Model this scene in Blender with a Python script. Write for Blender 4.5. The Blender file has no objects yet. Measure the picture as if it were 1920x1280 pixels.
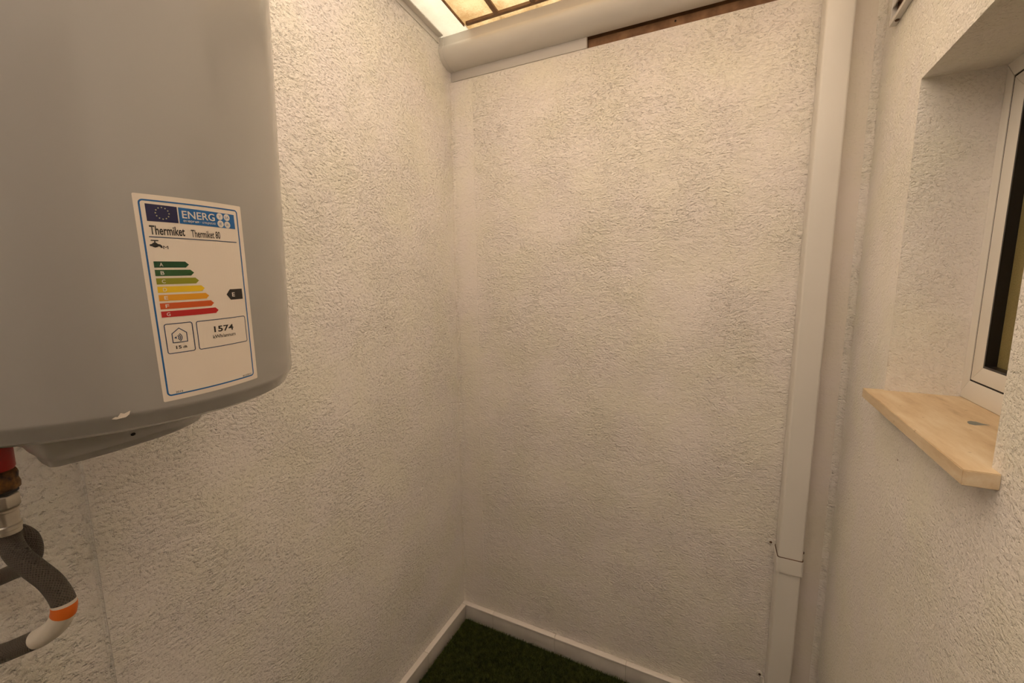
import bpy, bmesh, math, random
from mathutils import Vector, Matrix

# ------------------------------------------------------------------ scene, camera, light
scene = bpy.context.scene
COL = scene.collection
random.seed(7)

cam_data = bpy.data.cameras.new('camera')
cam_data.sensor_fit = 'HORIZONTAL'
cam_data.sensor_width = 36.0
cam_data.lens = 785.11 / 1920 * 36.0
cam_data.clip_start = 0.01
cam = bpy.data.objects.new('camera', cam_data)
COL.objects.link(cam)
CR = Vector((0.90084927, 0.43406144, -0.00782676))
CU = Vector((-0.05341819, 0.12871939, 0.99024129))
CF = Vector((-0.43083302, 0.89164005, -0.13914354))
cam.matrix_world = Matrix(((CR.x, CU.x, -CF.x, 0.9516), (CR.y, CU.y, -CF.y, -1.4522),
                           (CR.z, CU.z, -CF.z, 1.5), (0, 0, 0, 1)))
scene.camera = cam

world = bpy.data.worlds.new('overcast_sky')
world.use_nodes = True
scene.world = world
bg = world.node_tree.nodes['Background']
bg.inputs['Color'].default_value = (1.0, 0.895, 0.80, 1)
bg.inputs['Strength'].default_value = 6.1

scene.view_settings.view_transform = 'Standard'
scene.view_settings.look = 'None'
scene.view_settings.gamma = 1.0
scene.view_settings.use_curve_mapping = False
scene.view_settings.exposure = 0.0

# ------------------------------------------------------------------ helpers
def link(name, mesh, material=None, parent=None):
    o = bpy.data.objects.new(name, mesh)
    COL.objects.link(o)
    if material and not mesh.materials:
        mesh.materials.append(material)
    if parent:
        o.parent = parent
    return o

def finish(bm, name, material, parent=None, smooth=None, recalc=True):
    if recalc:
        bmesh.ops.recalc_face_normals(bm, faces=bm.faces[:])
    me = bpy.data.meshes.new(name)
    bm.to_mesh(me); bm.free()
    if smooth is not None:
        me.polygons.foreach_set('use_smooth', [True] * len(me.polygons))
        me.set_sharp_from_angle(angle=math.radians(smooth))
    return link(name, me, material, parent)

def tag(o, label, category, group=None):
    o['label'] = label; o['category'] = category
    if group: o['group'] = group
    return o

def empty(name, loc=(0, 0, 0)):
    o = bpy.data.objects.new(name, None)
    o.location = loc
    COL.objects.link(o)
    return o

def structure(o):
    o['kind'] = 'structure'
    return o

ident = lambda x, y, z: (x, y, z)

def box(bm, x0, x1, y0, y1, z0, z1, f=ident):
    v = [bm.verts.new(f(x, y, z)) for z in (z0, z1) for y in (y0, y1) for x in (x0, x1)]
    for q in ((0, 2, 3, 1), (4, 5, 7, 6), (0, 1, 5, 4), (2, 6, 7, 3), (0, 4, 6, 2), (1, 3, 7, 5)):
        bm.faces.new([v[i] for i in q])
    return v

def bevel(bm, w, seg=2):
    bmesh.ops.bevel(bm, geom=bm.edges[:], offset=w, segments=seg, affect='EDGES', profile=0.5)

def box_obj(name, dims, material, parent=None, f=ident, bev=0, seg=2):
    bm = bmesh.new(); box(bm, *dims, f=f)
    if bev: bevel(bm, bev, seg)
    return finish(bm, name, material, parent, smooth=40 if bev else None)

def prism(bm, poly, a0, a1, f):
    """poly of (u, v) swept along w from a0 to a1, f(u, v, w) -> xyz"""
    n = len(poly)
    lo = [bm.verts.new(f(u, v, a0)) for u, v in poly]
    hi = [bm.verts.new(f(u, v, a1)) for u, v in poly]
    for i in range(n):
        j = (i + 1) % n
        bm.faces.new((lo[i], lo[j], hi[j], hi[i]))
    bm.faces.new(lo[::-1]); bm.faces.new(hi)

def lathe(bm, profile, seg, centre=(0, 0, 0), axis=None):
    rings = []
    c = Vector(centre)
    q = Vector((0, 0, 1)).rotation_difference(Vector(axis)) if axis else None
    def P(r, z, t):
        v = Vector((r * math.cos(t), r * math.sin(t), z))
        return c + (q @ v if q else v)
    for r, z in profile:
        if r < 1e-6: rings.append([bm.verts.new(P(0, z, 0))])
        else: rings.append([bm.verts.new(P(r, z, 2 * math.pi * k / seg)) for k in range(seg)])
    for a, b in zip(rings, rings[1:]):
        for k in range(seg):
            m = (k + 1) % seg
            if len(a) == 1 and len(b) == 1: continue
            if len(a) == 1: bm.faces.new((a[0], b[m], b[k]))
            elif len(b) == 1: bm.faces.new((a[k], a[m], b[0]))
            else: bm.faces.new((a[k], a[m], b[m], b[k]))
    for ring, rev in ((rings[0], True), (rings[-1], False)):
        if len(ring) > 1: bm.faces.new(ring[::-1] if rev else ring)

def catmull(pts, n=10):
    P = [Vector(p) for p in pts]
    P = [2 * P[0] - P[1]] + P + [2 * P[-1] - P[-2]]
    out = []
    for i in range(1, len(P) - 2):
        a, b, c, d = P[i - 1:i + 3]
        for k in range(n):
            t = k / n
            out.append(.5 * ((2 * b) + (c - a) * t + (2 * a - 5 * b + 4 * c - d) * t * t + (3 * b - a - 3 * c + d) * t ** 3))
    out.append(P[-2])
    return out

def tube(bm, path, radius, seg=20, uv=None):
    """swept tube with a transported frame; uv layer runs along the length for the braid"""
    n = len(path)
    T = [(path[min(i + 1, n - 1)] - path[max(i - 1, 0)]).normalized() for i in range(n)]
    N = T[0].orthogonal().normalized()
    rings, L = [], [0.0]
    for i in range(n):
        if i:
            N = (N - T[i] * N.dot(T[i])).normalized()
            L.append(L[-1] + (path[i] - path[i - 1]).length)
        Bn = T[i].cross(N)
        rings.append([bm.verts.new(path[i] + radius * (math.cos(2 * math.pi * k / seg) * N + math.sin(2 * math.pi * k / seg) * Bn)) for k in range(seg)])
    for i in range(n - 1):
        for k in range(seg):
            m = (k + 1) % seg
            fc = bm.faces.new((rings[i][k], rings[i][m], rings[i + 1][m], rings[i + 1][k]))
            if uv:
                for lp, (kk, ii) in zip(fc.loops, ((k, i), (k + 1, i), (k + 1, i + 1), (k, i + 1))):
                    lp[uv].uv = (kk / seg, L[ii])
    bm.faces.new(rings[0][::-1]); bm.faces.new(rings[-1])
    return L

# ------------------------------------------------------------------ materials
def new_mat(name):
    m = bpy.data.materials.new(name); m.use_nodes = True
    nt = m.node_tree
    return m, nt, nt.nodes['Principled BSDF']

def plain(name, col, rough=0.5, metal=0.0, spec=0.5, coat=0.0):
    m, nt, b = new_mat(name)
    b.inputs['Base Color'].default_value = (*col, 1)
    b.inputs['Roughness'].default_value = rough
    b.inputs['Metallic'].default_value = metal
    b.inputs['Specular IOR Level'].default_value = spec
    b.inputs['Coat Weight'].default_value = coat
    return m

def N(nt, kind, **kw):
    n = nt.nodes.new(kind)
    for k, v in kw.items():
        if k.startswith('_'): setattr(n, k[1:], v)
        else: n.inputs[k].default_value = v
    return n

def ramp(nt, fac, stops):
    r = nt.nodes.new('ShaderNodeValToRGB')
    while len(r.color_ramp.elements) < len(stops): r.color_ramp.elements.new(0.5)
    for e, (p, c) in zip(r.color_ramp.elements, stops):
        e.position = p; e.color = (*c, 1) if len(c) == 3 else c
    nt.links.new(fac, r.inputs[0])
    return r

def math_node(nt, op, a, b=None):
    n = nt.nodes.new('ShaderNodeMath'); n.operation = op
    for i, v in enumerate((a, b)):
        if v is None: continue
        if isinstance(v, (int, float)): n.inputs[i].default_value = v
        else: nt.links.new(v, n.inputs[i])
    return n.outputs[0]

def mottled(name, c0, c1, scale, rough, bump=0.0, bump_scale=200, metal=0.0, detail=4, lo=.35, hi=.65):
    m, nt, b = new_mat(name)
    tc = N(nt, 'ShaderNodeTexCoord')
    n = N(nt, 'ShaderNodeTexNoise', Scale=scale, Detail=detail)
    nt.links.new(tc.outputs['Object'], n.inputs['Vector'])
    r = ramp(nt, n.outputs['Fac'], [(lo, c0), (hi, c1)])
    nt.links.new(r.outputs[0], b.inputs['Base Color'])
    b.inputs['Roughness'].default_value = rough
    b.inputs['Metallic'].default_value = metal
    if bump:
        n2 = N(nt, 'ShaderNodeTexNoise', Scale=bump_scale, Detail=3)
        nt.links.new(tc.outputs['Object'], n2.inputs['Vector'])
        bp = N(nt, 'ShaderNodeBump', Strength=1.0, Distance=bump)
        nt.links.new(n2.outputs['Fac'], bp.inputs['Height'])
        nt.links.new(bp.outputs[0], b.inputs['Normal'])
    return m

def plaster(name, col, depth=0.0047, scale=120.0, stretch=(1, 1, 1.35), specks=True):
    """white painted textured render: short sideways dents and pits"""
    m, nt, b = new_mat(name)
    tc = N(nt, 'ShaderNodeTexCoord')
    # the trowel ran in slightly different directions from place to place
    wn = N(nt, 'ShaderNodeTexNoise', Scale=4.0, Detail=1)
    nt.links.new(tc.outputs['Object'], wn.inputs['Vector'])
    wadd = nt.nodes.new('ShaderNodeVectorMath'); wadd.operation = 'MULTIPLY_ADD'
    nt.links.new(wn.outputs['Color'], wadd.inputs[0]); wadd.inputs[1].default_value = (.055, .055, .055)
    nt.links.new(tc.outputs['Object'], wadd.inputs[2])
    mp = N(nt, 'ShaderNodeMapping'); mp.inputs['Scale'].default_value = stretch
    nt.links.new(wadd.outputs[0], mp.inputs['Vector'])
    n1 = N(nt, 'ShaderNodeTexNoise', Scale=scale, Detail=3.0, Roughness=.6)
    nt.links.new(mp.outputs[0], n1.inputs['Vector'])
    r1 = ramp(nt, n1.outputs['Fac'], [(.28, (0, 0, 0)), (.46, (.66, .66, .66)), (.75, (1, 1, 1))])
    n2 = N(nt, 'ShaderNodeTexNoise', Scale=scale * .33, Detail=1.5)
    nt.links.new(mp.outputs[0], n2.inputs['Vector'])
    # areas trowelled smoother than the rest
    n3 = N(nt, 'ShaderNodeTexNoise', Scale=4.2, Detail=3)
    nt.links.new(tc.outputs['Object'], n3.inputs['Vector'])
    amp = ramp(nt, n3.outputs['Fac'], [(.36, (.5, .5, .5)), (.58, (1, 1, 1))])
    h = math_node(nt, 'MULTIPLY', math_node(nt, 'ADD', r1.outputs[0], math_node(nt, 'MULTIPLY', n2.outputs['Fac'], 1.0)), amp.outputs[0])
    bp = N(nt, 'ShaderNodeBump', Strength=1.0, Distance=depth)
    nt.links.new(h, bp.inputs['Height'])
    nt.links.new(bp.outputs[0], b.inputs['Normal'])
    # faint hue variation of the paint and a few dark specks
    n4 = N(nt, 'ShaderNodeTexNoise', Scale=6.0, Detail=3)
    nt.links.new(tc.outputs['Object'], n4.inputs['Vector'])
    c = Vector(col)
    base = ramp(nt, n4.outputs['Fac'], [(.36, (c.x * .985, c.y * .985, c.z * .93)), (.62, (c.x, c.y * .985, c.z))])
    out = base.outputs[0]
    if specks:
        vo = N(nt, 'ShaderNodeTexVoronoi', Scale=5.0)
        nt.links.new(tc.outputs['Object'], vo.inputs['Vector'])
        sp = ramp(nt, vo.outputs['Distance'], [(.010, (1, 1, 1)), (.014, (0, 0, 0))])
        mx = nt.nodes.new('ShaderNodeMix'); mx.data_type = 'RGBA'
        nt.links.new(sp.outputs[0], mx.inputs['Factor'])
        nt.links.new(out, mx.inputs['A']); mx.inputs['B'].default_value = (.16, .10, .06, 1)
        out = mx.outputs['Result']
    nt.links.new(out, b.inputs['Base Color'])
    b.inputs['Roughness'].default_value = .62
    b.inputs['Specular IOR Level'].default_value = .25
    return m

WALL = (.93, .90, .87)
M_wall = plaster('white_textured_plaster', WALL)
M_back = plaster('white_back_wall_plaster', (.89, .845, .805), depth=.0047, scale=115, stretch=(1, 1, 1.55))  # base colour lowered to stand in for weaker light on this wall
M_right = plaster('white_grainy_plaster', (.945, .915, .875), depth=.0026, scale=185, stretch=(1, 1, 1.15))  # base colour raised to put stronger light into this wall
M_smooth = plaster('white_smoothed_plaster', (.89, .845, .805), depth=.0026, scale=110)
M_fine_shaded = plaster('shaded_fine_plaster', (.80, .74, .69), depth=.0007, scale=150, stretch=(1, 1, 1))  # darker tone paints in the shade beside the downpipe
M_coarse = plaster('white_coarse_plaster', WALL, depth=.0054, scale=90, stretch=(1, 1, 1.2))
M_pvc = plain('white_pvc', (.72, .69, .65), .32)
M_gutter = plain('white_gutter_pvc', (.70, .67, .63), .28)
M_fascia = plain('shaded_white_strip', (.60, .565, .53), .45)  # darkened to paint the gutter's shadow into the white strip
M_upvc = plain('white_window_plastic', (.80, .77, .72), .35)
M_gasket = plain('black_rubber_gasket', (.012, .010, .010), .35)
M_gap = plain('dark_gap', (.015, .013, .012), .8)
M_tile = mottled('white_glazed_tile', (.66, .62, .58), (.74, .70, .66), 14, .3)
M_cap = plain('white_painted_cap', (.84, .79, .75), .4)
M_grout = plain('grey_grout', (.42, .38, .33), .8)
M_wood = mottled('raw_brown_timber', (.17, .085, .040), (.31, .17, .085), 22, .8, bump=.0012, bump_scale=140)
M_wood_dark = mottled('weathered_dark_timber', (.085, .045, .024), (.15, .08, .045), 18, .85, bump=.001)
M_rib = mottled('brown_roof_batten', (.20, .115, .065), (.30, .18, .105), 25, .7)
M_marble = None
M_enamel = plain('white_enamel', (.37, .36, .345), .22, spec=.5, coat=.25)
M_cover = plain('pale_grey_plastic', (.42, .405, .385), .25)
M_red = plain('red_plastic', (.42, .012, .010), .4)
M_blue_plastic = plain('blue_plastic', (.01, .06, .35), .4)
M_rust = mottled('rusty_brass', (.035, .020, .011), (.33, .15, .035), 85, .6, bump=.002, bump_scale=160, metal=.25)
M_steel = mottled('brushed_nickel', (.50, .46, .39), (.62, .58, .50), 60, .33, metal=.75)
M_black_seal = plain('black_washer', (.015, .014, .013), .6)
M_orange = plain('orange_band', (.75, .16, .015), .5)
M_sticker = plain('cream_sticker', (.70, .64, .55), .5)
M_ink = plain('black_ink', (.018, .015, .013), .5)
M_label = plain('label_paper', (.78, .70, .61), .38)
M_hole = plain('dark_hole', (.02, .015, .012), .8)

def make_marble():
    m, nt, b = new_mat('cream_travertine')
    tc = N(nt, 'ShaderNodeTexCoord')
    mp = N(nt, 'ShaderNodeMapping'); mp.inputs['Scale'].default_value = (26, 5, 26)
    nt.links.new(tc.outputs['Object'], mp.inputs['Vector'])
    n = N(nt, 'ShaderNodeTexNoise', Scale=1.0, Detail=6, Roughness=.65)
    nt.links.new(mp.outputs[0], n.inputs['Vector'])
    r = ramp(nt, n.outputs['Fac'], [(.28, (.40, .27, .15)), (.42, (.62, .46, .28)), (.55, (.70, .55, .36)), (.75, (.80, .69, .52))])
    vo = N(nt, 'ShaderNodeTexVoronoi', Scale=34.0)
    nt.links.new(tc.outputs['Object'], vo.inputs['Vector'])
    sp = ramp(nt, vo.outputs['Distance'], [(.06, (1, 1, 1)), (.10, (0, 0, 0))])
    mx = nt.nodes.new('ShaderNodeMix'); mx.data_type = 'RGBA'
    nt.links.new(math_node(nt, 'MULTIPLY', sp.outputs[0], .5), mx.inputs['Factor'])
    nt.links.new(r.outputs[0], mx.inputs['A']); mx.inputs['B'].default_value = (.30, .18, .09, 1)
    nt.links.new(mx.outputs['Result'], b.inputs['Base Color'])
    b.inputs['Roughness'].default_value = .5
    bp = N(nt, 'ShaderNodeBump', Strength=1.0, Distance=.0006)
    nt.links.new(n.outputs['Fac'], bp.inputs['Height']); nt.links.new(bp.outputs[0], b.inputs['Normal'])
    return m
M_marble = make_marble()

def make_pane(name, dirt0, dirt1, unseen_tint):
    """translucent roofing sheet: daylight comes through it; grimy where seen by the gutter, its unseen part toned to steer the light"""
    m, nt, b = new_mat(name)
    nt.nodes.remove(b)
    out = [n for n in nt.nodes if n.type == 'OUTPUT_MATERIAL'][0]
    tc = N(nt, 'ShaderNodeTexCoord')
    n = N(nt, 'ShaderNodeTexNoise', Scale=11.0, Detail=8, Roughness=.75)
    nt.links.new(tc.outputs['Object'], n.inputs['Vector'])
    n2 = N(nt, 'ShaderNodeTexNoise', Scale=190.0, Detail=2)
    nt.links.new(tc.outputs['Object'], n2.inputs['Vector'])
    fac = math_node(nt, 'ADD', math_node(nt, 'MULTIPLY', n.outputs['Fac'], .75), math_node(nt, 'MULTIPLY', n2.outputs['Fac'], .25))
    r = ramp(nt, fac, [(.36, dirt0), (.58, dirt1)])
    sep = N(nt, 'ShaderNodeSeparateXYZ'); nt.links.new(tc.outputs['Object'], sep.inputs[0])
    g = N(nt, 'ShaderNodeMapRange'); nt.links.new(math_node(nt, 'ADD', sep.outputs['Y'], math_node(nt, 'MULTIPLY', n.outputs['Fac'], .2)), g.inputs['Value'])
    g.inputs['From Min'].default_value = -.30; g.inputs['From Max'].default_value = -.12
    mx0 = nt.nodes.new('ShaderNodeMix'); mx0.data_type = 'RGBA'
    nt.links.new(g.outputs[0], mx0.inputs['Factor']); mx0.inputs['A'].default_value = (*unseen_tint, 1); nt.links.new(r.outputs[0], mx0.inputs['B'])
    tr = N(nt, 'ShaderNodeBsdfTranslucent'); nt.links.new(mx0.outputs['Result'], tr.inputs['Color'])
    gl = N(nt, 'ShaderNodeBsdfPrincipled', Roughness=.3); gl.inputs['Base Color'].default_value = (.55, .47, .36, 1)
    mx = N(nt, 'ShaderNodeMixShader', Fac=.05)
    nt.links.new(tr.outputs[0], mx.inputs[1]); nt.links.new(gl.outputs[0], mx.inputs[2])
    nt.links.new(mx.outputs[0], out.inputs['Surface'])
    return m
M_pane = make_pane('dirty_translucent_sheet', (.365, .28, .175), (.51, .45, .33), (.74, .69, .62))  # unseen part made clearer to let more light into the room
M_pane_clear = make_pane('clean_translucent_sheet', (.47, .45, .39), (.52, .50, .44), (.43, .405, .375))  # unseen part dimmed to lower the light on the upper left wall

def make_turf():
    m, nt, b = new_mat('artificial_grass')
    tc = N(nt, 'ShaderNodeTexCoord')
    n = N(nt, 'ShaderNodeTexNoise', Scale=60.0, Detail=3)
    nt.links.new(tc.outputs['Object'], n.inputs['Vector'])
    r = ramp(nt, n.outputs['Fac'], [(.35, (.045, .062, .013)), (.55, (.085, .110, .026)), (.72, (.15, .165, .05))])
    nt.links.new(r.outputs[0], b.inputs['Base Color'])
    b.inputs['Roughness'].default_value = .6
    b.inputs['Specular IOR Level'].default_value = .2
    return m
M_turf = make_turf()

def make_braid():
    m, nt, b = new_mat('grey_braided_hose')
    tc = N(nt, 'ShaderNodeTexCoord')
    sep = N(nt, 'ShaderNodeSeparateXYZ'); nt.links.new(tc.outputs['UV'], sep.inputs[0])
    u = math_node(nt, 'MULTIPLY', sep.outputs[0], 20 * 2 * math.pi)
    v = math_node(nt, 'MULTIPLY', sep.outputs[1], 2 * math.pi / .0034)
    s1 = math_node(nt, 'SINE', math_node(nt, 'ADD', u, v))
    s2 = math_node(nt, 'SINE', math_node(nt, 'SUBTRACT', u, v))
    h = math_node(nt, 'MAXIMUM', s1, s2)
    r = ramp(nt, math_node(nt, 'ADD', math_node(nt, 'MULTIPLY', h, .5), .5), [(.15, (.060, .050, .040)), (1, (.115, .095, .075))])
    nt.links.new(r.outputs[0], b.inputs['Base Color'])
    b.inputs['Roughness'].default_value = .5
    b.inputs['Metallic'].default_value = .3
    bp = N(nt, 'ShaderNodeBump', Strength=.8, Distance=.0006)
    nt.links.new(h, bp.inputs['Height']); nt.links.new(bp.outputs[0], b.inputs['Normal'])
    return m
M_braid = make_braid()

def make_glass():
    m, nt, b = new_mat('olive_frosted_glass')
    tc = N(nt, 'ShaderNodeTexCoord')
    n = N(nt, 'ShaderNodeTexNoise', Scale=420.0, Detail=2)
    nt.links.new(tc.outputs['Object'], n.inputs['Vector'])
    r = ramp(nt, n.outputs['Fac'], [(.3, (.27, .225, .085)), (.7, (.40, .335, .15))])
    nt.links.new(r.outputs[0], b.inputs['Base Color'])
    b.inputs['Roughness'].default_value = .38
    b.inputs['Transmission Weight'].default_value = .25
    bp = N(nt, 'ShaderNodeBump', Strength=.5, Distance=.0006)
    nt.links.new(n.outputs['Fac'], bp.inputs['Height']); nt.links.new(bp.outputs[0], b.inputs['Normal'])
    return m
M_glass = make_glass()

# ------------------------------------------------------------------ room shell
W, RA = 1.3016, 0.031          # right wall: x = W + RA * y (it is not quite square)
YR = -2.5                      # rear wall behind the camera
TOP = 2.46
HT = 2.2566                    # top of the rendered back wall
RW = lambda d, y, z: (W + RA * y + d, y, z)

# back wall, with the softly rounded inner corners of the render
def back_wall():
    bm = bmesh.new()
    rl, rr = .010, .016
    prof = []
    for k in range(5):
        a = math.pi / 2 * k / 4
        prof.append((rl - rl * math.cos(a), -(rl - rl * math.sin(a))))
    for k in range(7):
        a = math.pi / 2 * k / 6
        prof.append((W - rr + rr * math.sin(a), -(rr - rr * math.cos(a))))
    prof += [(W + .10, -.016), (W + .10, .12), (-.10, .12), (-.10, -.010)]
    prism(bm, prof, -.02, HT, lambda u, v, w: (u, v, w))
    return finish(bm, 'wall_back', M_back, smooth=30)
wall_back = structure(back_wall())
# a strip by the left corner was rendered separately: a hairline joint runs down beside it
bm = bmesh.new()
poly = [(.012, .0), (.012, -.0006), (.0915, -.0010), (.0925, .0)]
prism(bm, poly, .078, HT - .001, lambda u, v, w: (u + .013 * (2.25 - w) / 2.1 * (u > .05), v, w))
finish(bm, 'plaster_strip', M_smooth, wall_back)

# smoother strip between downpipe and right corner, its shade painted into a darker colour
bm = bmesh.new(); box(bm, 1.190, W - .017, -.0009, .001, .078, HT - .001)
finish(bm, 'shaded_strip', M_fine_shaded, wall_back)

# left wall: far panel proud of the near one, the joint is the vertical step under the heater
JY = -1.167
bm = bmesh.new()
box(bm, -.12, 0, JY, 0.0, -.02, TOP)
bmesh.ops.bevel(bm, geom=[e for e in bm.edges if all(abs(v.co.y - JY) < 1e-6 and abs(v.co.x) < 1e-6 for v in e.verts)], offset=.0055, segments=3, affect='EDGES')
wall_left = structure(finish(bm, 'wall_left', M_wall, smooth=40))
box_obj('plaster_panel', (-.12, -.0060, YR, JY, -.02, TOP), M_coarse, wall_left)

# right wall with the window opening
Y0, Y1, Z0, Z1 = -.737, -.3107, 1.2436, 1.8871     # opening
bm = bmesh.new()
box(bm, 0, .20, YR, 0, -.02, Z0, f=RW)
box(bm, 0, .20, YR, 0, Z1, TOP, f=RW)
box(bm, 0, .20, Y1, 0, Z0, Z1, f=RW)
box(bm, 0, .20, YR, Y0, Z0, Z1, f=RW)
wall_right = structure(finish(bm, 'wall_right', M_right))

wall_rear = structure(box_obj('wall_rear', (-.12, 1.5, YR - .1, YR, -.02, TOP), M_wall))

added_door = bmesh.new(); box(added_door, -.03, -.001, -2.36, -1.56, .005, 2.04, f=RW); bevel(added_door, .004)  # unseen door leaf, added dark to dim the heater's left side
added_door = structure(finish(added_door, 'added_door_1', M_wood_dark, smooth=40))

# dark room behind the window, so the pane has something behind it
bm = bmesh.new()
box(bm, .21, .9, -1.1, .2, .9, 2.2, f=RW)
structure(finish(bm, 'wall_beyond_window', M_gap))

# floor slab and artificial turf
floor = structure(box_obj('floor', (-.12, 1.42, YR, .1, -.06, .0), M_turf))
verts, faces = [], []
def blades(n, x0, x1, y0, y1, h, w):
    for _ in range(n):
        x, y = random.uniform(x0, x1), random.uniform(y0, y1)
        a = random.uniform(0, 6.283); lx, ly = random.gauss(0, .005), random.gauss(0, .005)
        hh = h * random.uniform(.65, 1.1); dx, dy = math.cos(a) * w, math.sin(a) * w
        i = len(verts)
        verts.extend(((x - dx, y - dy, 0), (x + dx, y + dy, 0), (x + dx * .7 + lx * .5, y + dy * .7 + ly * .5, hh * .6), (x + lx, y + ly, hh)))
        faces.extend(((i, i + 1, i + 2), (i, i + 2, i + 3)))
blades(110000, .024, .75, -.80, -.024, .017, .0009)
blades(40000, .021, 1.22, YR + .06, -.80, .017, .0013)
blades(25000, .75, 1.27, -.80, -.024, .017, .0011)
me = bpy.data.meshes.new('turf_pile'); me.from_pydata(verts, [], faces)
pile = link('turf_pile', me, M_turf, floor); pile['kind'] = 'stuff'

# tiled skirting
TB, HB = .0225, .076
def skirting(name, length, f, first):
    root = structure(empty(name))
    bm = bmesh.new(); box(bm, 0, length, 0, TB - .0045, 0, HB - .004, f=f)
    finish(bm, 'grout_bed', M_grout, root)
    x = 0.0; cuts = first + [first[-1] + .285 * k for k in range(1, 30)]
    for c in cuts:
        c = min(c, length)
        if c - x < .01: break
        jut = random.uniform(-.0006, .0006)
        bm = bmesh.new(); box(bm, x + .0007, c - .0007, .0005, TB - .0028 + jut, .001, HB - .0062, f=f)
        bevel(bm, .0010, 2)
        t = finish(bm, 'tile', M_tile, root, smooth=40)
        bm = bmesh.new(); box(bm, x + .0004, c - .0004, .0003, TB + jut, HB - .0060, HB + jut, f=f)
        bevel(bm, .0022, 2)
        finish(bm, 'tile_cap', M_cap, root, smooth=40)
        x = c
        if c >= length: break
    return root
skirting('baseboard_back', W - .002, lambda a, b, z: (a, -b, z), [.155, .44, .723])
skirting('baseboard_left', -YR - TB, lambda a, b, z: (b if a < 1.16 else b - .0060, -a - TB, z), [.275])
skirting('baseboard_right', -YR - TB, lambda a, b, z: RW(-b, -a - TB, z), [.2])

# ------------------------------------------------------------------ top of the back wall
box_obj('fascia_backing', (-.05, W + .05, .040, .12, HT, TOP), M_wood_dark, wall_back)  # dark tone paints in the shade of the gap under the gutter
fas = box_obj('fascia_strip', (.001, .530, -.0030, .012, HT + .0005, 2.295), M_fascia, bev=.0012)
tag(fas, 'short flat white plastic strip above the back wall under the gutter', 'fascia strip')
brd = bmesh.new(); box(brd, .531, 1.30, .012, .036, HT + .001, 2.288); bevel(brd, .0015)
brd = finish(brd, 'timber_board', M_wood, smooth=40)
tag(brd, 'bare brown timber board showing at the top of the back wall', 'timber board')
nail = bmesh.new(); lathe(nail, [(0, 0), (.003, 0), (.003, .001), (0, .001)], 10, (.80, .0119, 2.277), axis=(0, -1, 0))
finish(nail, 'nail_head', M_hole, brd)

gut_out = [(-.0700, 2.379), (-.0702, 2.374), (-.0702, 2.352), (-.0715, 2.349), (-.0750, 2.3440), (-.0762, 2.3400), (-.0755, 2.3330),
           (-.0720, 2.322), (-.0650, 2.311), (-.0540, 2.302), (-.0400, 2.296), (-.0250, 2.292), (-.0020, 2.290)]
gut_in = [(y + (.0022 if i < 9 else 0), z + (.0025 if i > 6 else 0)) for i, (y, z) in enumerate(gut_out)]
gut_in[0] = (-.0678, 2.379); gut_in[-1] = (-.0045, 2.2925)
gut_poly = gut_out + [(-.0015, 2.290), (-.0015, 2.384), (-.0045, 2.384)] + gut_in[::-1]
gutter = empty('rain_gutter', (0, 0, 2.29))
tag(gutter, 'white plastic rain gutter running along the top of the back wall', 'gutter')
def gut_part(name, x0, x1, grow=0):
    bm = bmesh.new()
    p = gut_poly if not grow else [(y - grow, z - grow * .6) for y, z in gut_out] + [(y, z) for y, z in gut_out[::-1]]
    prism(bm, p, x0, x1, lambda u, v, w: (w, u, v - 2.29))
    return finish(bm, name, M_gutter, gutter, smooth=35)
gut_part('trough', .0165, 1.298)
gut_part('end_cap', .001, .0165, .0018)

# ------------------------------------------------------------------ translucent roof
RZ = lambda y: 2.383 + .085 * (-y - .075)
roof = structure(empty('ceiling', (0, 0, 0)))
YD = -1.85                     # the glazed roof ends here, an added soffit behind the camera cuts rear light
ribs = [.118 + .1315 * k for k in range(9)]
def slab(name, x0, x1, y0, y1, dz0, dz1, mat):
    bm = bmesh.new()
    box(bm, x0, x1, y0, y1, 0, 1, f=lambda x, y, z: (x, y, RZ(y) + (dz1 if z else dz0)))
    return finish(bm, name, mat, roof)
edges = [.0] + [r for r in ribs if r < 1.29] + [1.31]
for i, (a, b) in enumerate(zip(edges, edges[1:])):
    slab('roof_panel', a, b, YD, .06, .004, .006, M_pane_clear if i == 0 else M_pane)
for i, x in enumerate(ribs):
    if x < 1.29:
        w = .0016 if i == 0 else .0075
        slab('rib', x - w, x + w, YD, -.089, -.004, .0038, M_rib)
slab('added_soffit', 0, 1.31, YR, YD, -.012, .02, M_wall)
slab('cross_batten', .130, 1.285, -.099, -.088, -.005, .0037, M_rib)

tr = bmesh.new()
trim_poly = [(.0005, -.024), (.0030, -.024), (.0036, -.006), (.022, -.004), (.022, -.0005), (.0005, -.0005)]
prism(tr, trim_poly, YR + .01, -.078, lambda u, v, w: (u, w, RZ(w) + v))
trim = finish(tr, 'edge_trim', M_pvc, smooth=30)
tag(trim, 'slim white edge trim where the translucent roof meets the left wall', 'trim')
cl = bmesh.new(); box(cl, .0005, .011, -.352, -.322, 2.372, 2.386); bevel(cl, .002)
finish(cl, 'fixing_clip', M_wood_dark, trim, smooth=40)

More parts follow.
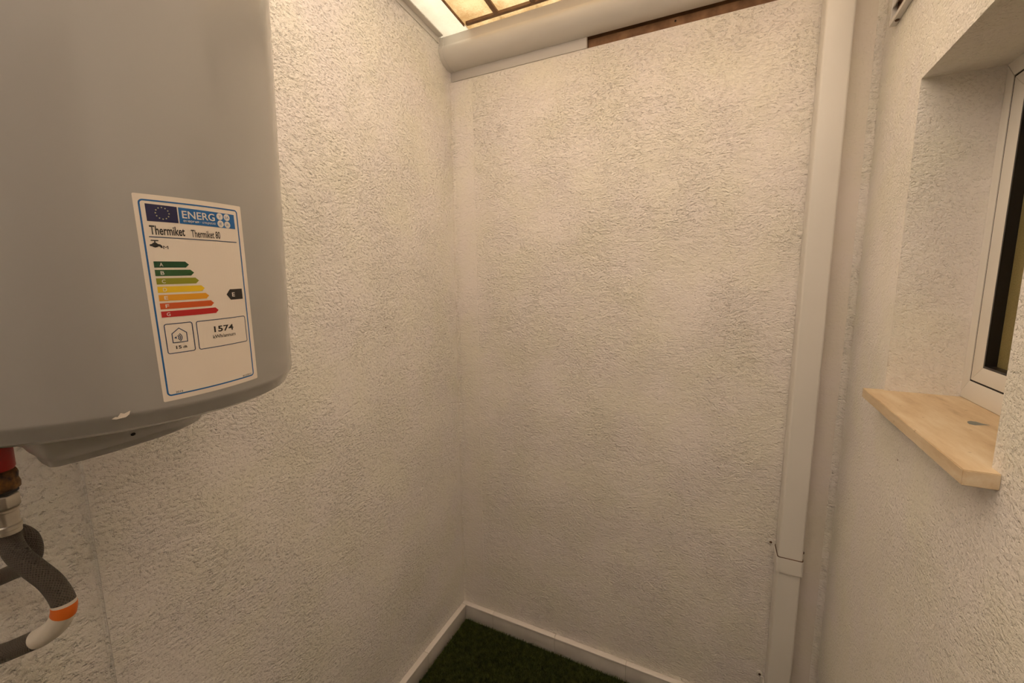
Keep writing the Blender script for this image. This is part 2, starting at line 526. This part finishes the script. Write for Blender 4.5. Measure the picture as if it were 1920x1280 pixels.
# ------------------------------------------------------------------ downpipe
pipe = empty('downpipe', (1.196, -.035, 0))
tag(pipe, 'white rectangular plastic downpipe running down beside the right corner', 'downpipe')
def rect_pipe(name, x0, x1, y0, y1, z0, z1, r, mat=M_pvc, lean=0.0):
    bm = bmesh.new()
    poly = []
    for cx, cy, a0 in ((x1 - r, y1 - r, 0), (x0 + r, y1 - r, 90), (x0 + r, y0 + r, 180), (x1 - r, y0 + r, 270)):
        for k in range(5):
            a = math.radians(a0 + 90 * k / 4)
            poly.append((cx + r * math.cos(a), cy + r * math.sin(a)))
    prism(bm, poly, z0, z1, lambda u, v, w: (u - 1.196, v + .035, w))
    return finish(bm, name, mat, pipe, smooth=35)
rect_pipe('upper_section', 1.164, 1.226, -.068, -.003, .672, 2.30, .006)
rect_pipe('lower_section', 1.1645, 1.2255, -.067, -.003, .015, .66, .006)
rect_pipe('socket', 1.1605, 1.2290, -.0720, -.0015, .633, .680, .007)
rect_pipe('joint_gap', 1.1618, 1.2278, -.0705, -.0020, .6795, .6815, .006, M_wood_dark)
def pipe_clip(z):
    bm = bmesh.new()
    # ear with the screw, joined to a band that hugs the pipe
    box(bm, 1.1540, 1.1610, -.010, -.0005, z - .028, z - .004, f=lambda x, y, zz: (x - 1.196, y + .035, zz))
    lathe(bm, [(0, 0), (.0095, 0), (.0095, .004), (.006, .0055), (0, .0055)], 16, (1.1510 - 1.196, .0345, z), axis=(0, -1, 0))
    box(bm, 1.1600, 1.1635, -.066, -.001, z - .030, z - .010, f=lambda x, y, zz: (x - 1.196, y + .035, zz))
    c = finish(bm, 'pipe_clip', M_pvc, pipe, smooth=35)
    b2 = bmesh.new(); lathe(b2, [(0, 0), (.0038, 0), (.0038, .0012), (0, .0012)], 12, (1.1510 - 1.196, .0292, z), axis=(0, -1, 0))
    finish(b2, 'screw', M_wood_dark, c)
pipe_clip(.686); pipe_clip(.214)
b2 = bmesh.new(); lathe(b2, [(0, 0), (.005, 0), (.004, .004), (0, .005)], 12, (1.2360 - 1.196, .0345, .672), axis=(0, -1, 0))
finish(b2, 'screw', M_wood_dark, pipe)

# ------------------------------------------------------------------ window
window = structure(empty('window_1', RW(.12, -.52, 1.265)))
OW = Vector(window.location)
def RL(d, y, z):
    return tuple(Vector(RW(d, y, z)) - OW)
FY0, FY1, FZ0, FZ1 = -.745, -.2995, 1.2636, 1.897
def frame_ring(name, y0, y1, z0, z1, wy, wz, d0, d1, mat, bev=.001, slope=0.0):
    """mitred four-sided ring"""
    o = empty_part(name)
    sides = [((y0, z0), (y1, z0), (y1 - wy, z0 + wz), (y0 + wy, z0 + wz)), ((y0, z1), (y1, z1), (y1 - wy, z1 - wz), (y0 + wy, z1 - wz)),
             ((y1, z0), (y1, z1), (y1 - wy, z1 - wz), (y1 - wy, z0 + wz)), ((y0, z0), (y0, z1), (y0 + wy, z1 - wz), (y0 + wy, z0 + wz))]
    for s in sides:
        bm = bmesh.new(); cy = sum(p[0] for p in s) / 4; cz = sum(p[1] for p in s) / 4
        s = [(y + (cy - y) * .0006, z + (cz - z) * .0006) for y, z in s]
        lo = [bm.verts.new(RL(d0 + (slope if i > 1 else 0), y, z)) for i, (y, z) in enumerate(s)]
        hi = [bm.verts.new(RL(d1, y, z)) for y, z in s]
        for i in range(4): bm.faces.new((lo[i], lo[(i + 1) % 4], hi[(i + 1) % 4], hi[i]))
        bm.faces.new(lo[::-1]); bm.faces.new(hi)
        bmesh.ops.recalc_face_normals(bm, faces=bm.faces[:])
        if bev: bevel(bm, bev, 2)
        finish(bm, 'rail', mat, o, smooth=40)
    return o
def empty_part(name):
    e = bpy.data.objects.new(name, None); COL.objects.link(e); e.parent = window
    return e
frame_ring('window_frame', FY0, FY1, FZ0 + .0005, FZ1, .0365, .038, .120, .175, M_upvc)
frame_ring('frame_gap', FY0 + .0366, FY1 - .0366, FZ0 + .0381, FZ1 - .0381, .0045, .0045, .1216, .17, M_gap, bev=0)
frame_ring('sash', FY0 + .0402, FY1 - .0402, FZ0 + .0416, FZ1 - .0416, .0375, .0298, .1205, .165, M_upvc)
frame_ring('glazing_gasket', FY0 + .0778, FY1 - .0778, FZ0 + .0713, FZ1 - .0713, .004, .004, .1208, .150, M_gasket, bev=0)
bm = bmesh.new(); box(bm, .1375, .1435, FY0 + .080, FY1 - .080, FZ0 + .073, FZ1 - .073, f=lambda d, y, z: RL(d, y, z))
finish(bm, 'pane', M_glass, window)

# stone sill
sill_poly = [(-.0348, -.7600), (-.0348, -.3010), (.0005, -.3010), (.0005, Y1), (.125, Y1), (.125, Y0), (.0005, Y0), (.0005, -.7600)]
bm = bmesh.new()
prism(bm, sill_poly, 1.2432, 1.2636, lambda d, y, z: RW(d, y, z))
bmesh.ops.bevel(bm, geom=[e for e in bm.edges if e.verts[0].co.z > 1.2 and e.verts[1].co.z > 1.2], offset=.0010, segments=2, affect='EDGES')
sill = finish(bm, 'window_sill', M_marble, smooth=40)
tag(sill, 'cream stone window sill jutting from the right wall', 'window sill')
M_paint = plain('blue_grey_paint', (.19, .21, .20), .5)
bm = bmesh.new()
pts = [(1.3405, -.521), (1.3440, -.5120), (1.3500, -.5065), (1.3560, -.5085), (1.3600, -.5170), (1.3675, -.5225), (1.3560, -.5275), (1.3450, -.5330), (1.3395, -.5290)]
bm.faces.new([bm.verts.new((a, b, 1.26385)) for a, b in pts])
finish(bm, 'paint_smear', M_paint, sill)

# ------------------------------------------------------------------ vent grille high on the right wall
vent = empty('vent_grille', RW(0, -.20, 2.085))
tag(vent, 'white slatted vent grille high on the right wall near the corner', 'vent')
OV = Vector(vent.location)
VL = lambda d, y, z: tuple(Vector(RW(d, y, z)) - OV)
vy0, vy1, vz0, vz1 = -.300, -.098, 2.085, 2.285
bm = bmesh.new()
box(bm, -.013, -.0005, vy0, vy1, vz0, vz0 + .009, f=VL); box(bm, -.013, -.0005, vy0, vy1, vz1 - .009, vz1, f=VL)
box(bm, -.013, -.0005, vy0, vy0 + .009, vz0 + .009, vz1 - .009, f=VL); box(bm, -.013, -.0005, vy1 - .009, vy1, vz0 + .009, vz1 - .009, f=VL)
finish(bm, 'frame', M_pvc, vent)
bm = bmesh.new(); box(bm, -.003, -.0005, vy0 + .009, vy1 - .009, vz0 + .009, vz1 - .009, f=VL)
finish(bm, 'backing', M_wood_dark, vent)
me = None
for k in range(1, 6):
    z = vz0 + .009 + k * .0303
    if me is None:
        bm = bmesh.new()
        prism(bm, [(-.0125, -.003), (-.0105, -.004), (-.0032, .006), (-.0052, .006)], vy0 + .009, vy1 - .009,
              lambda u, v, w: tuple(Vector(VL(u, w, OV.z)) + Vector((0, 0, v))))
        o = finish(bm, 'slat', M_pvc, vent); me = o.data
    else:
        o = link('slat', me, None, vent)
    o.location = (0, 0, z - OV.z)
bm = bmesh.new(); lathe(bm, [(0, 0), (.0045, 0), (.0040, .002), (0, .0025)], 12, VL(-.006, -.128, 2.0851), axis=(0, 0, -1))
finish(bm, 'screw', M_wood_dark, vent)

# ------------------------------------------------------------------ water heater
R = .21266
heater = empty('water_heater')
A = Vector((0.02115091, 0.00710026, 0.99975108)); E1 = Vector((9.99776294e-01, -1.50210657e-04, -2.11503758e-02)); E2 = Vector((0, 0.99997478, -0.00710185))
HM = Matrix(((E1.x, E2.x, A.x, .23266), (E1.y, E2.y, A.y, -1.192466), (E1.z, E2.z, A.z, 1.37), (0, 0, 0, 1)))
heater.matrix_world = HM
tag(heater, 'white cylindrical electric water heater with energy label on the left wall', 'water heater')

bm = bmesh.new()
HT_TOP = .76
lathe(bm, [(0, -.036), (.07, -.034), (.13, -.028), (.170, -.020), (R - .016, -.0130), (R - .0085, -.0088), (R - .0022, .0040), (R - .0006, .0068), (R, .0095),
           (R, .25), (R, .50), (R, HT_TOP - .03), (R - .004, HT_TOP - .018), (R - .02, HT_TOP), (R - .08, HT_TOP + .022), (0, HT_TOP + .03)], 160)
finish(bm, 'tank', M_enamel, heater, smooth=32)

# plastic cover of the heating element below the tank
top_o = [(-.125, -.080), (.005, -.084), (.030, -.100), (.065, -.109), (.114, -.109), (.130, -.094), (.124, -.045), (.116, .0), (.104, .045), (.084, .082), (.05, .108), (0, .120), (-.07, .115), (-.125, .095)]
bot_o = [(-.105, -.080), (.005, -.082), (.030, -.088), (.055, -.093), (.086, -.095), (.102, -.089), (.103, -.050), (.098, -.010), (.088, .032), (.068, .066), (.038, .088), (0, .098), (-.06, .095), (-.105, .078)]
def smooth_outline(p, n=6):
    P = [Vector((x, y, 0)) for x, y in p]; m = len(P); out = []
    for i in range(m):
        a, b, c, d = P[i - 1], P[i], P[(i + 1) % m], P[(i + 2) % m]
        for k in range(n):
            t = k / n
            out.append(.5 * ((2 * b) + (c - a) * t + (2 * a - 5 * b + 4 * c - d) * t * t + (3 * b - a - 3 * c + d) * t ** 3))
    return out
bm = bmesh.new()
to, bo = smooth_outline(top_o), smooth_outline(bot_o)
levels = []
for f, z in ((0, -.020), (.15, -.030), (.55, -.043), (.85, -.0485), (.97, -.0510), (1.02, -.0520), (1.16, -.0590), (1.35, -.0610)):
    levels.append([bm.verts.new((a.x + (b.x - a.x) * f, a.y + (b.y - a.y) * f, z)) for a, b in zip(to, bo)])
for lo, hi in zip(levels, levels[1:]):
    for i in range(len(lo)):
        j = (i + 1) % len(lo); bm.faces.new((lo[i], lo[j], hi[j], hi[i]))
bm.faces.new(levels[0]); bm.faces.new(levels[-1][::-1])
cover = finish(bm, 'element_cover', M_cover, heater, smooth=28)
bm = bmesh.new(); lathe(bm, [(0, 0), (.0022, 0), (.0022, .0012), (0, .0012)], 12, (.1135, -.0285, -.0400), axis=(.8, .1, -.6))
finish(bm, 'screw_hole', M_hole, cover)

# hot and cold stubs below the tank
def stub(x, y, collar_mat):
    c = Vector((x, y, 0))
    bm = bmesh.new(); lathe(bm, [(.0135, -.020), (.0148, -.024), (.0148, -.076), (.0135, -.0785)], 28, c)
    finish(bm, 'inlet_collar', collar_mat, heater, smooth=40)
    bm = bmesh.new()
    lathe(bm, [(.0115, -.0780), (.0150, -.0805), (.0160, -.085), (.0152, -.091), (.0162, -.096), (.0155, -.102), (.0115, -.1045)], 28, c)
    for v in bm.verts:
        if abs(math.hypot(v.co.x - x, v.co.y - y)) > .012: v.co += Vector((random.gauss(0, .0005), random.gauss(0, .0005), random.gauss(0, .0005)))
    finish(bm, 'threaded_fitting', M_rust, heater, smooth=60)
stub(-.0082, -.1072, M_red)
stub(-.100, -.110, M_blue_plastic)
# chipped tape at the lower rim
bm = bmesh.new()
pts = [(-.366, .0058), (-.352, .0075), (-.345, .0070), (-.334, .0106), (-.322, .0095), (-.300, .0115), (-.305, .0080), (-.318, .0056), (-.338, .0052), (-.350, .0048)]
bm.faces.new([bm.verts.new(((R + .0006) * math.cos(t), (R + .0006) * math.sin(t), z)) for t, z in pts])
finish(bm, 'tape_scrap', M_label, heater)
# wall brackets
bm = bmesh.new(); box(bm, -.2315, -.20, -.15, .15, .56, .60); finish(bm, 'wall_bracket', M_steel, heater)

# ---- energy label: a sticker bent round the tank, print laid on it
TC, ZM, PH = .05515, .1200, .037
cP, sP = math.cos(PH), math.sin(PH)
def cyl(s, v, off):
    t = TC + (s * cP - v * sP) / R; r = R + off
    return Vector((r * math.cos(t), r * math.sin(t), ZM + s * sP + v * cP))
def bend(bm, name, mat, parent, layer):
    smin = min(v.co.x for v in bm.verts); smax = max(v.co.x for v in bm.verts)
    x = math.ceil(smin / .003) * .003
    while x < smax:
        if x - smin > 1e-5 and smax - x > 1e-5:
            bmesh.ops.bisect_plane(bm, geom=bm.verts[:] + bm.edges[:] + bm.faces[:], plane_co=(x, 0, 0), plane_no=(1, 0, 0))
        x += .003
    for v in bm.verts: v.co = cyl(v.co.x, v.co.y, .00015 + .00012 * layer)
    bmesh.ops.recalc_face_normals(bm, faces=bm.faces[:])
    me = bpy.data.meshes.new(name); bm.to_mesh(me); bm.free()
    return link(name, me, mat, parent)
MM = .001
def rr_pts(x0, x1, y0, y1, r, n=6):
    out = []
    for cx, cy, a0 in ((x1 - r, y1 - r, 0), (x0 + r, y1 - r, 90), (x0 + r, y0 + r, 180), (x1 - r, y0 + r, 270)):
        for k in range(n + 1):
            a = math.radians(a0 + 90 * k / n); out.append(((cx + r * math.cos(a)) * MM, (cy + r * math.sin(a)) * MM))
    return out
def poly_bm(*polys):
    bm = bmesh.new()
    for p in polys: bm.faces.new([bm.verts.new((x, y, 0)) for x, y in p])
    return bm
def ring_bm(x0, x1, y0, y1, r, w):
    bm = bmesh.new()
    a = [bm.verts.new((x, y, 0)) for x, y in rr_pts(x0, x1, y0, y1, r)]
    b = [bm.verts.new((x, y, 0)) for x, y in rr_pts(x0 + w, x1 - w, y0 + w, y1 - w, max(r - w, .2))]
    for i in range(len(a)):
        j = (i + 1) % len(a); bm.faces.new((a[i], a[j], b[j], b[i]))
    return bm
def mm(*p): return [(x * MM, y * MM) for x, y in p]
def text_bm(txt, x0, x1, base, cap, bold=0.0):
    """text fitted to a width and cap height, in millimetres"""
    cu = bpy.data.curves.new('text', 'FONT'); cu.body = txt; cu.size = 1.0; cu.resolution_u = 3; cu.offset = bold
    to = bpy.data.objects.new('text', cu); COL.objects.link(to)
    dg = bpy.context.evaluated_depsgraph_get()
    me = bpy.data.meshes.new_from_object(to.evaluated_get(dg))
    bpy.data.objects.remove(to); bpy.data.curves.remove(cu)
    bm = bmesh.new(); bm.from_mesh(me); bpy.data.meshes.remove(me)
    xs = [v.co.x for v in bm.verts]; a, b = min(xs), max(xs)
    capu = .73
    for v in bm.verts:
        v.co = Vector(((x0 + (v.co.x - a) / (b - a) * (x1 - x0)) * MM, (base + v.co.y / capu * cap) * MM, 0))
    return bm
def merge(*bms):
    out = bmesh.new()
    for b in bms:
        me = bpy.data.meshes.new('tmp'); b.to_mesh(me); b.free(); out.from_mesh(me); bpy.data.meshes.remove(me)
    return out
def disc(cx, cy, r, n=20): return [((cx + r * math.cos(6.2832 * k / n)) * MM, (cy + r * math.sin(6.2832 * k / n)) * MM) for k in range(n)]

C_blue = plain('label_blue', (.008, .12, .36), .4)
C_line = plain('label_dark_blue', (.02, .05, .12), .4)
C_navy = plain('label_navy', (.006, .007, .065), .4)
C_star = plain('label_star_cream', (.62, .58, .36), .4)
C_white = plain('label_white', (.72, .68, .62), .4)
bars = [('A', (.003, .060, .018), -14.2), ('B', (.018, .090, .020), -10.3), ('C', (.26, .27, .012), -6.5), ('D', (.80, .53, .010), -1.7),
        ('E', (.74, .33, .012), 1.9), ('F', (.58, .090, .010), 6.2), ('G', (.47, .012, .012), 10.3)]
label = bend(poly_bm(rr_pts(-53.1, 53.1, -104.1, 104.1, 1.5)), 'energy_label', M_label, heater, 0)
label['label'] = 'white energy rating sticker with coloured bars'
bend(ring_bm(-49.5, 47.6, -99.0, 99.2, 4.0, 1.5), 'label_border', C_blue, label, 1)
bend(poly_bm(mm((-44.4, 78.6), (-18.5, 78.5), (-18.4, 94.6), (-44.4, 95.2))), 'flag_panel', C_navy, label, 1)
stars = []
for k in range(12):
    a = math.radians(30 * k); cx, cy = -31.4 + 5.6 * math.sin(a), 87.0 + 5.6 * math.cos(a)
    stars.append([((cx + (.85 if j % 2 == 0 else .36) * math.sin(math.radians(36 * j))) * MM, (cy + (.85 if j % 2 == 0 else .36) * math.cos(math.radians(36 * j))) * MM) for j in range(10)])
for p in stars: bend(poly_bm(p), 'star', C_star, label, 2)
bend(poly_bm(mm((-17.4, 78.3), (42.6, 77.4), (42.4, 93.3), (-17.3, 94.5))), 'heading_panel', C_blue, label, 1)
bend(text_bm('ENERG', -14.5, 18.2, 84.1, 7.8, .012), 'heading_text', C_white, label, 2)
bend(merge(text_bm('енергия', -14.0, 1.0, 80.3, 2.5, .01), text_bm('·', 2.3, 3.0, 80.3, 2.5), text_bm('ενεργεια', 4.4, 18.6, 80.3, 2.5, .01)), 'heading_subtext', C_white, label, 2)
for cx, cy, t in ((24.2, 89.6, 'Y'), (32.7, 89.4, 'IJA'), (24.4, 81.7, 'IE'), (32.6, 81.4, 'IA')):
    d = bend(poly_bm(disc(cx, cy, 3.75)), 'language_disc', C_white, label, 2)
    w = {1: 1.3, 2: 1.5, 3: 2.4}[len(t)]
    bend(text_bm(t, cx - w, cx + w, cy - 1.5, 3.0), 'language_text', C_blue, label, 3)
bend(text_bm('Thermiket', -43.6, -14.0, 66.0, 9.0, .02), 'maker_text', M_ink, label, 1)
bend(text_bm('Thermiket 80', -8.2, 22.3, 65.4, 7.8, .012), 'model_text', M_ink, label, 1)
bend(poly_bm(mm((-44.8, 63.1), (42.4, 61.9), (42.4, 62.8), (-44.8, 64.0))), 'rule_line', C_line, label, 1)
tap = [mm((-45.2, 56.2), (-43.4, 56.6), (-42.6, 57.6), (-41.2, 58.2), (-39.6, 57.8), (-38.6, 56.8), (-36.6, 56.4), (-35.4, 55.2), (-35.0, 53.0), (-36.6, 53.0), (-37.0, 54.2), (-38.4, 54.5),
          (-39.4, 53.7), (-41.0, 53.2), (-42.6, 53.7), (-43.4, 54.3), (-45.2, 54.6)),
       mm((-41.3, 58.0), (-40.3, 58.0), (-40.3, 60.0), (-41.3, 60.0)), mm((-44.2, 59.9), (-43.2, 59.6), (-38.4, 59.5), (-37.4, 59.9), (-38.0, 60.6), (-43.6, 60.7))]
bend(poly_bm(*tap), 'tap_symbol', M_ink, label, 1)
bend(text_bm('M', -34.6, -30.4, 52.0, 3.4), 'load_profile_text', M_ink, label, 1)
for k, (ch, col, tip) in enumerate(bars):
    y1 = 39.7 - 8.37 * k; y0 = y1 - 6.2; ym = (y0 + y1) / 2
    bend(poly_bm(mm((-44.3, y0), (tip - 3.2, y0), (tip, ym), (tip - 3.2, y1), (-44.3, y1))), 'rating_bar', plain('rating_colour_' + ch, col, .4), label, 1)
    bend(text_bm(ch, -39.9, -36.8, y0 + 1.3, 3.7, .012), 'rating_letter', C_white, label, 2)
bend(poly_bm(mm((21.8, 3.0), (26.5, -3.4), (42.8, -3.4), (42.8, 8.7), (26.5, 8.7))), 'rating_arrow', M_ink, label, 1)
bend(text_bm('E', 28.6, 32.2, .3, 4.8, .02), 'arrow_letter', C_white, label, 2)
bend(ring_bm(-43.9, -18.4, -55.0, -23.4, 2.4, .85), 'noise_box', C_line, label, 1)
bend(ring_bm(-15.2, 43.0, -55.1, -23.6, 2.4, .85), 'consumption_box', C_line, label, 1)
def stroke(pts, w):
    polys = []
    for (x0, y0), (x1, y1) in zip(pts, pts[1:]):
        L = math.hypot(x1 - x0, y1 - y0); nx, ny = -(y1 - y0) / L * w / 2, (x1 - x0) / L * w / 2
        ex, ey = (x1 - x0) / L * w * .4, (y1 - y0) / L * w * .4
        polys.append(mm((x0 - ex + nx, y0 - ey + ny), (x1 + ex + nx, y1 + ey + ny), (x1 + ex - nx, y1 + ey - ny), (x0 - ex - nx, y0 - ey - ny)))
    return polys
house = stroke([(-38.0, -43.7), (-25.0, -43.7), (-25.0, -34.2), (-31.4, -28.9), (-38.0, -34.2), (-38.0, -43.7)], .8)
waves = []
for r in (2.2, 3.6, 5.0):
    waves += stroke([(-34.6 + r * math.cos(math.radians(a)), -38.6 + r * math.sin(math.radians(a))) for a in range(-48, 49, 12)], .8)
waves += [mm((-36.6, -38.6), (-34.4, -40.0), (-34.4, -37.2))]
bend(poly_bm(*house), 'house_symbol', C_line, label, 1)
bend(poly_bm(*waves), 'sound_symbol', C_line, label, 1)
bend(merge(text_bm('15', -36.0, -31.2, -50.4, 3.4, .022), text_bm('dB', -30.0, -26.2, -50.4, 2.5, .015)), 'noise_text', M_ink, label, 1)
bend(text_bm('1574', 2.6, 25.6, -37.9, 6.6, .022), 'consumption_text', M_ink, label, 1)
bend(text_bm('kWh/annum', .5, 27.4, -44.9, 4.0, .012), 'unit_text', M_ink, label, 1)
bend(text_bm('2015', -41.9, -35.5, -96.9, 2.0, .015), 'year_text', M_ink, label, 1)
bend(text_bm('812/2013', 31.0, 43.4, -96.9, 2.0, .015), 'regulation_text', M_ink, label, 1)

# ------------------------------------------------------------------ hoses
def hose(path, sticker=None, text=None, collar=None):
    path = catmull(path, 10)
    root = empty('flexible_hose', path[-1])
    O = path[-1].copy(); path = [p - O for p in path]
    bm = bmesh.new(); uv = bm.loops.layers.uv.new('UVMap')
    L = tube(bm, path, .0106, 26, uv)
    hs = finish(bm, 'braid', M_braid, root, smooth=60, recalc=False)
    def band(name, l0, l1, rad, mat, parent):
        pts = [p for p, l in zip(path, L) if l0 <= l <= l1]
        bm = bmesh.new(); tube(bm, pts, rad, 22); return finish(bm, name, mat, parent, smooth=60)
    return root, band, L, O
h1 = [(.2226, -1.3003, 1.2350), (.2228, -1.3004, 1.2170), (.2275, -1.3012, 1.2050), (.2460, -1.3010, 1.1935), (.2664, -1.2968, 1.1821), (.2843, -1.2889, 1.1631), (.2955, -1.2851, 1.1385), (.2875, -1.2891, 1.1155),
      (.2686, -1.2977, 1.0978), (.2423, -1.3103, 1.0840), (.2173, -1.3219, 1.0726), (.1715, -1.3378, 1.0552), (.0929, -1.3568, 1.0333), (.030, -1.366, 1.012)]
r1, band1, L1, O1 = hose(h1)
tag(r1, 'grey braided water hose curving under the red collar, nearer the camera', 'hose', 'braided hoses below the water heater')
T1 = L1[-1]
stk = band1('paper_sleeve', .128, .196, .0110, M_sticker, r1)
band1('orange_mark', .130, .146, .0112, M_orange, stk)
def fittings(root, O, x, y, ztop):
    o = Vector((x, y, ztop)) - O
    bm = bmesh.new(); lathe(bm, [(.0120, 0), (.0142, -.001), (.0142, -.004), (.0120, -.005)], 28, o)
    finish(bm, 'washer', M_black_seal, root, smooth=40)
    bm = bmesh.new()
    lathe(bm, [(.0122, -.005), (.0146, -.007), (.0146, -.0205), (.0122, -.0225)], 6, o)
    bevel(bm, .0008, 2)
    finish(bm, 'hex_nut', M_steel, root, smooth=30)
    bm = bmesh.new()
    lathe(bm, [(.0105, -.0225), (.0122, -.0235), (.0122, -.026), (.0114, -.027), (.0114, -.042), (.0125, -.0435), (.0125, -.0475), (.0116, -.0485), (.0116, -.053), (.0106, -.054)], 28, o)
    finish(bm, 'ferrule', M_steel, root, smooth=35)
fittings(r1, O1, .2226, -1.3003, 1.2690)

h2 = [(.131, -1.303, 1.218), (.1295, -1.3005, 1.200), (.1315, -1.290, 1.186), (.1350, -1.277, 1.180), (.1400, -1.268, 1.168), (.1385, -1.2650, 1.149), (.1300, -1.266, 1.1320),
      (.1167, -1.2702, 1.1192), (.0868, -1.2813, 1.1044), (.050, -1.2963, 1.0852), (.030, -1.300, 1.06)]
r2, band2, L2, O2 = hose(h2)
tag(r2, 'grey braided hose looping behind the front hose, close to the left wall', 'hose', 'braided hoses below the water heater')
band2('orange_mark', .034, .046, .0112, M_orange, r2)
fittings(r2, O2, .1308, -1.3031, 1.2690)
# wall outlets that the hoses run to
for (x, y, z), lab in (((.030, -1.366, 1.012), 'front'), ((.030, -1.300, 1.06), 'rear')):
    root = r1 if lab == 'front' else r2
    O = O1 if lab == 'front' else O2
    bm = bmesh.new(); lathe(bm, [(.011, -.004), (.013, 0), (.013, .025), (.011, .0345)], 20, Vector((x, y, z)) - O, axis=(-1, 0, 0))
    finish(bm, 'wall_connector', M_steel, root, smooth=35)
